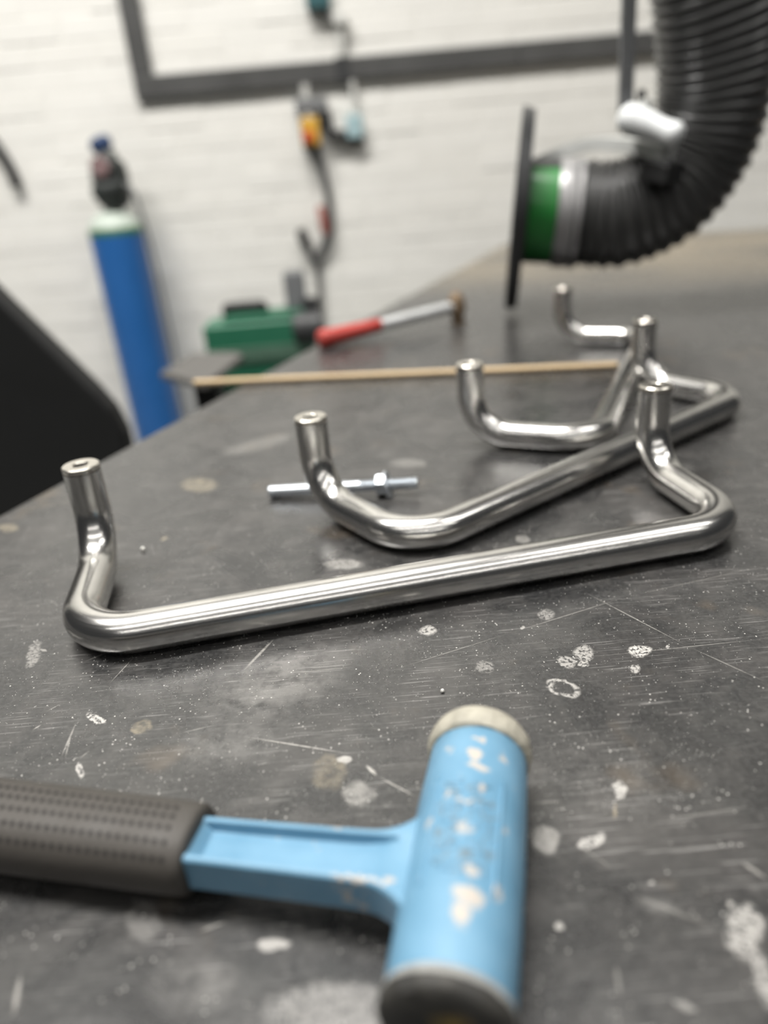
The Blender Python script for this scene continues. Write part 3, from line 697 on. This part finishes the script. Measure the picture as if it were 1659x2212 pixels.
# ------------------------------------------------------------------ gas cylinder
gx, gy = -0.897, 2.86
gas = thing('gas_cylinder', 'tall blue gas cylinder with dark regulator against the white wall', 'gas cylinder', (gx, gy, FLOOR))
g = meshobj('body', *lathe_vf([(0, 0), (0, 0.088), (0.012, 0.097), (1.022, 0.097), (1.024, 0.0955)], (gx, gy, FLOOR), (0, 0, 1), 48), M_cyl, gas); smooth_angle(g, 30)
g = meshobj('shoulder_band', *lathe_vf([(1.022, 0.095), (1.022, 0.0975), (1.040, 0.0968), (1.048, 0.092)], (gx, gy, FLOOR), (0, 0, 1), 48), M_cylband, gas); smooth_angle(g, 40); g['label'] = 'thin green band'
g = meshobj('shoulder', *lathe_vf([(1.044, 0.094), (1.058, 0.090), (1.075, 0.076), (1.092, 0.055), (1.102, 0.036), (1.108, 0.028), (1.108, 0)], (gx, gy, FLOOR), (0, 0, 1), 48), M_shoulder, gas); smooth_angle(g, 40); g['label'] = 'pale green shoulder'
vx = gx+0.016
g = meshobj('valve', *lathe_vf([(0, 0.0), (0, 0.034), (0.02, 0.056), (0.05, 0.064), (0.075, 0.060), (0.10, 0.066), (0.15, 0.058), (0.165, 0.040), (0.19, 0.030), (0.19, 0)], (vx, gy, FLOOR+1.106), (0.06, 0, 1), 24), M_valve, gas); smooth_angle(g, 40)
g = meshobj('valve_cap', *lathe_vf([(0, 0.0), (0, 0.024), (0.010, 0.037), (0.034, 0.040), (0.048, 0.030), (0.05, 0)], (vx+0.008, gy, FLOOR+1.293), (-0.35, 0, 1), 24), M_navy, gas); smooth_angle(g, 40); g['label'] = 'navy blue cap'
g = meshobj('gauge', *lathe_vf([(0, 0.0), (0, 0.029), (0.004, 0.032), (0.022, 0.032), (0.024, 0.029), (0.024, 0)], (vx+0.002, gy-0.085, FLOOR+1.245), (0, 1, 0), 24), M_gauge, gas); smooth_angle(g, 40)
g = meshobj('regulator', *lathe_vf([(-0.055, 0.0), (-0.055, 0.030), (-0.02, 0.048), (0.01, 0.048), (0.05, 0.026), (0.06, 0.012), (0.06, 0)], (vx+0.004, gy-0.03, FLOOR+1.172), (1, 0, 0.35), 24), M_valve, gas); smooth_angle(g, 40)
g = meshobj('outlet_hose', *sweep_vf(catmull([(vx+0.055, gy-0.03, FLOOR+1.19), (vx+0.082, gy-0.03, FLOOR+1.165), (vx+0.095, gy-0.02, FLOOR+1.08), (vx+0.104, gy, FLOOR+0.9), (vx+0.106, gy+0.01, FLOOR+0.6), (vx+0.108, gy+0.02, FLOOR+0.2), (vx+0.108, gy+0.02, FLOOR+0.01)], 8), 0.006, 10)[:2], M_grey, gas, True)

# ------------------------------------------------------------------ trunking on the wall
TW = WALL_Y-BT-0.0005
tr = thing('cable_trunking', 'dark grey cable trunking running along and up the white wall', 'trunking', (0.5, TW, 0.555))
for x0, x1, zo in ((-0.755, -0.02, 0.0), (0.0, 0.62, 0.004), (0.62, 1.95, 0.004)):
    meshobj('trunking_length', *box_vf(x0, x1-0.002, TW-0.026, TW, 0.556+zo, 0.626+zo), M_trunk, tr, bevel=0.003)
meshobj('coupler', *box_vf(-0.035, 0.015, TW-0.029, TW, 0.554, 0.632), M_darkpaint, tr, bevel=0.003)
meshobj('trunking_riser', *box_vf(-0.755, -0.685, TW-0.026, TW, 0.628, CEIL), M_trunk, tr, bevel=0.003)

# ------------------------------------------------------------------ electrical things on the wall
iso = thing('isolator_switch', 'yellow isolator box with a red knob hanging under the trunking', 'switch', (-0.145, TW, 0.35))
meshobj('back_box', *box_vf(-0.182, -0.112, TW-0.045, TW, 0.350, 0.455), M_grey, iso, bevel=0.004)
meshobj('cover', *box_vf(-0.180, -0.114, TW-0.062, TW-0.045, 0.358, 0.452), M_yellow, iso, bevel=0.006)
g = meshobj('knob', *lathe_vf([(0, 0.0), (0, 0.020), (-0.014, 0.021), (-0.030, 0.018), (-0.032, 0.0)], (-0.156, TW-0.062, 0.388), (0, 1, 0), 24), M_redknob, iso); smooth_angle(g, 40)
g = meshobj('conduit', *sweep_vf([(-0.150, TW-0.022, 0.455), (-0.150, TW-0.022, 0.556)], 0.016, 16)[:2], M_palegrey, iso); smooth_angle(g, 40)
meshobj('gland_box', *box_vf(-0.192, -0.080, TW-0.04, TW, 0.468, 0.512), M_grey, iso, bevel=0.004)
sk = thing('wall_socket', 'pale blue socket box beside the yellow isolator', 'socket', (0.012, TW, 0.36))
meshobj('body', *box_vf(-0.016, 0.044, TW-0.05, TW, 0.372, 0.448), M_socket, sk, bevel=0.006)
meshobj('base_rim', *box_vf(-0.020, 0.048, TW-0.03, TW, 0.356, 0.371), M_darkpaint, sk, bevel=0.003)
g = meshobj('conduit', *sweep_vf([(0.022, TW-0.02, 0.448), (0.022, TW-0.02, 0.556)], 0.011, 16)[:2], M_palegrey, sk); smooth_angle(g, 40)
g = meshobj('cable_entry', *sweep_vf(catmull([(-0.016, TW-0.025, 0.388), (-0.05, TW-0.03, 0.388), (-0.076, TW-0.03, 0.40), (-0.085, TW-0.025, 0.45), (-0.086, TW-0.02, 0.467)], 6), 0.017, 14)[:2], M_blackplastic, sk, True)
cond = thing('wall_conduit', 'pale conduit with grey elbow and teal box above the trunking', 'conduit', (-0.01, TW, 0.63))
g = meshobj('pipe', *sweep_vf([(-0.008, TW-0.02, 0.632), (-0.006, TW-0.02, 0.735)], 0.014, 16)[:2], M_palegrey, cond); smooth_angle(g, 40)
meshobj('elbow_box', *box_vf(-0.030, 0.020, TW-0.045, TW, 0.722, 0.758), M_palegrey, cond, bevel=0.006)
meshobj('switch_box', *box_vf(-0.115, -0.034, TW-0.05, TW, 0.775, 0.865), M_teal, cond, bevel=0.005)
g = meshobj('link_pipe', *sweep_vf([(-0.034, TW-0.02, 0.748), (-0.06, TW-0.02, 0.776)], 0.010, 14)[:2], M_grey, cond); smooth_angle(g, 40)
cab = thing('hanging_cable', 'dark cable with faded red connector hanging down the wall', 'cable', (-0.12, TW-0.03, -0.55))
meshobj('cable', *sweep_vf(catmull([(-0.135, TW-0.03, 0.352), (-0.124, TW-0.03, 0.31), (-0.112, TW-0.025, 0.23), (-0.108, TW-0.022, 0.15), (-0.114, TW-0.022, 0.08), (-0.140, TW-0.025, 0.02), (-0.170, TW-0.025, -0.02)], 8), 0.0135, 14)[:2], M_cable, cab, True)
g = meshobj('connector', *lathe_vf([(0, 0), (0, 0.011), (0.004, 0.014), (0.07, 0.016), (0.10, 0.013), (0.10, 0)], (-0.142, TW-0.045, 0.155), (0.12, 0, -1), 20), M_connred, cab); smooth_angle(g, 40); g['label'] = 'faded red connector'
g = meshobj('plug', *lathe_vf([(0, 0), (0, 0.012), (0.006, 0.019), (0.05, 0.021), (0.075, 0.015), (0.085, 0.010), (0.085, 0)], (-0.228, TW-0.035, 0.078), (0.30, 0, -1), 20), M_blackplastic, cab); smooth_angle(g, 40); g['label'] = 'black plug'
meshobj('loop', *sweep_vf(catmull([(-0.203, TW-0.035, -0.005), (-0.19, TW-0.03, -0.04), (-0.17, TW-0.025, -0.02)], 8), 0.012, 12)[:2], M_cable, cab, True)
for x0 in (-0.182, -0.170):
    meshobj('tail', *sweep_vf(catmull([(x0, TW-0.025, -0.02), (x0-0.004, TW-0.02, -0.15), (x0-0.012, TW-0.02, -0.35), (x0-0.008, TW-0.02, -0.55)], 8), 0.0045, 10)[:2], M_cable, cab, True)
bh = meshobj('black_hose', *sweep_vf(catmull([(-1.75, TW-0.02, 0.66), (-1.52, TW-0.02, 0.63), (-1.38, TW-0.02, 0.56), (-1.305, TW-0.02, 0.465), (-1.268, TW-0.02, 0.37), (-1.262, TW-0.02, 0.318), (-1.262, TW-0.02, 0.306)], 8), [0.019]*43+[0.017, 0.015, 0.012, 0.012, 0.011, 0.006], 16)[:2], M_blackplastic, None, True)
tag(bh, 'curved end of a black hose on the wall above the black panel', 'hose')

# ------------------------------------------------------------------ green machine
gm = thing('green_machine', 'green workshop machine with black handle and grey column by the wall', 'machine', (-0.33, 2.3, FLOOR))
meshobj('base_cabinet', *box_vf(-0.48, -0.19, 2.22, 2.34, FLOOR, -0.30), M_green, gm, bevel=0.008)
meshobj('body', *box_vf(-0.500, -0.165, 2.20, 2.36, -0.30, -0.128), M_green, gm, bevel=0.010, bseg=3)
meshobj('front_band', *box_vf(-0.498, -0.168, 2.192, 2.20, -0.245, -0.200), M_greenband, gm, bevel=0.002)
meshobj('top_housing', *box_vf(-0.440, -0.190, 2.22, 2.33, -0.128, -0.108), M_green, gm, bevel=0.008)
hp = [(-0.430, 2.26, -0.112), (-0.430, 2.26, -0.084), (-0.310, 2.26, -0.084), (-0.310, 2.26, -0.112)]
meshobj('handle', *sweep_vf(fillet(hp, 0.012, 5), 0.012, 14)[:2], M_blackplastic, gm, True)
meshobj('handle_plate', *box_vf(-0.424, -0.316, 2.262, 2.28, -0.110, -0.082), M_grey, gm, bevel=0.003)
meshobj('column', *box_vf(-0.243, -0.180, 2.25, 2.30, -0.110, 0.000), M_grey, gm, bevel=0.006)
g = meshobj('motor', *lathe_vf([(0, 0), (0, 0.040), (0.006, 0.047), (0.085, 0.047), (0.092, 0.040), (0.092, 0)], (-0.225, 2.215, -0.158), (1, 0, 0), 32), M_darkpaint, gm); smooth_angle(g, 40)
g = meshobj('motor_boss', *lathe_vf([(0, 0.0), (0, 0.026), (0.05, 0.026), (0.05, 0)], (-0.170, 2.25, -0.128), (0, 0, 1), 24), M_darkpaint, gm); smooth_angle(g, 40)

# dark plate stand in front of the machine
ps = thing('plate_stand', 'dark steel plate on a black pedestal in front of the green machine', 'stand', (-0.44, 1.78, FLOOR))
def slab(pts, z0, z1):
    n = len(pts); V = [(x, y, z0) for x, y in pts]+[(x, y, z1) for x, y in pts]
    return V, [tuple(range(n-1, -1, -1)), tuple(range(n, 2*n))]+[(i, (i+1) % n, n+(i+1) % n, n+i) for i in range(n)]
meshobj('plate', *slab([(-0.515, 1.737), (-0.376, 1.592), (-0.330, 1.86), (-0.352, 1.90), (-0.478, 1.941)], -0.166, -0.150), M_platesteel, ps, bevel=0.003)
meshobj('pedestal', *box_vf(-0.432, -0.372, 1.69, 1.79, FLOOR+0.02, -0.166), M_black, ps, bevel=0.006)
meshobj('foot', *box_vf(-0.52, -0.30, 1.60, 1.88, FLOOR, FLOOR+0.02), M_black, ps, bevel=0.004)

# black sloping panel at the left
poly = [(-1.30, FLOOR), (-0.460, FLOOR), (-0.458, -0.145), (-0.470, -0.100), (-0.490, -0.064), (-0.608, 0.108), (-0.79, 0.375), (-1.30, 0.375)]
bpn = meshobj('black_screen', *prism_vf(poly, 1.25, 1.30), M_black, None, bevel=0.012, bseg=4)
tag(bpn, 'big matt black panel with a sloping edge beside the bench', 'screen')

# ------------------------------------------------------------------ blasting grit strewn over the bench
random.seed(3)
grains = []
def grain(x, y, r):
    c = Vector((x, y, r*0.7)); a = random.random()*6.28
    vs = [c+Vector((math.cos(a)*r, math.sin(a)*r, 0)), c+Vector((-math.sin(a)*r, math.cos(a)*r, 0)), c-Vector((math.cos(a)*r, math.sin(a)*r, 0)), c-Vector((-math.sin(a)*r, math.cos(a)*r, 0)), c+Vector((0, 0, r)), c-Vector((0, 0, r*0.7))]
    return [tuple(v) for v in vs], [(0,1,4),(1,2,4),(2,3,4),(3,0,4),(1,0,5),(2,1,5),(3,2,5),(0,3,5)]
for _ in range(5200):
    y = 0.20+abs(random.gauss(0, 0.17)); x = random.uniform(-0.55*y-0.05, 0.6*y)
    if x < -0.57+0.415*y+0.03: continue
    grains.append(grain(x, y, random.choice((0.00010, 0.00013, 0.00016, 0.00020, 0.00028))))
o = meshobj('blasting_grit', *join(*grains), M_grit)
tag(o, 'tiny bright metal grit strewn over the bench top', 'grit'); o['kind'] = 'stuff'
random.seed(9)
for px_, py_, r, lb in ((0.0218, 0.2890, 0.0011, 'single pale bead on the bench between the near handle and the mallet'), (-0.1824, 0.4789, 0.0017, 'cream bead on the bench beside the near handle\'s left end')):
    b = meshobj('bead', *lathe_vf([(-r, 0)]+[(-r*math.cos(a*math.pi/8), r*math.sin(a*math.pi/8)*random.uniform(.92, 1.05)) for a in range(1, 8)]+[(r, 0)], (px_, py_, r), (0, 0, 1), 14), M_grit, None, True)
    tag(b, lb, 'bead', 'loose beads on the bench')
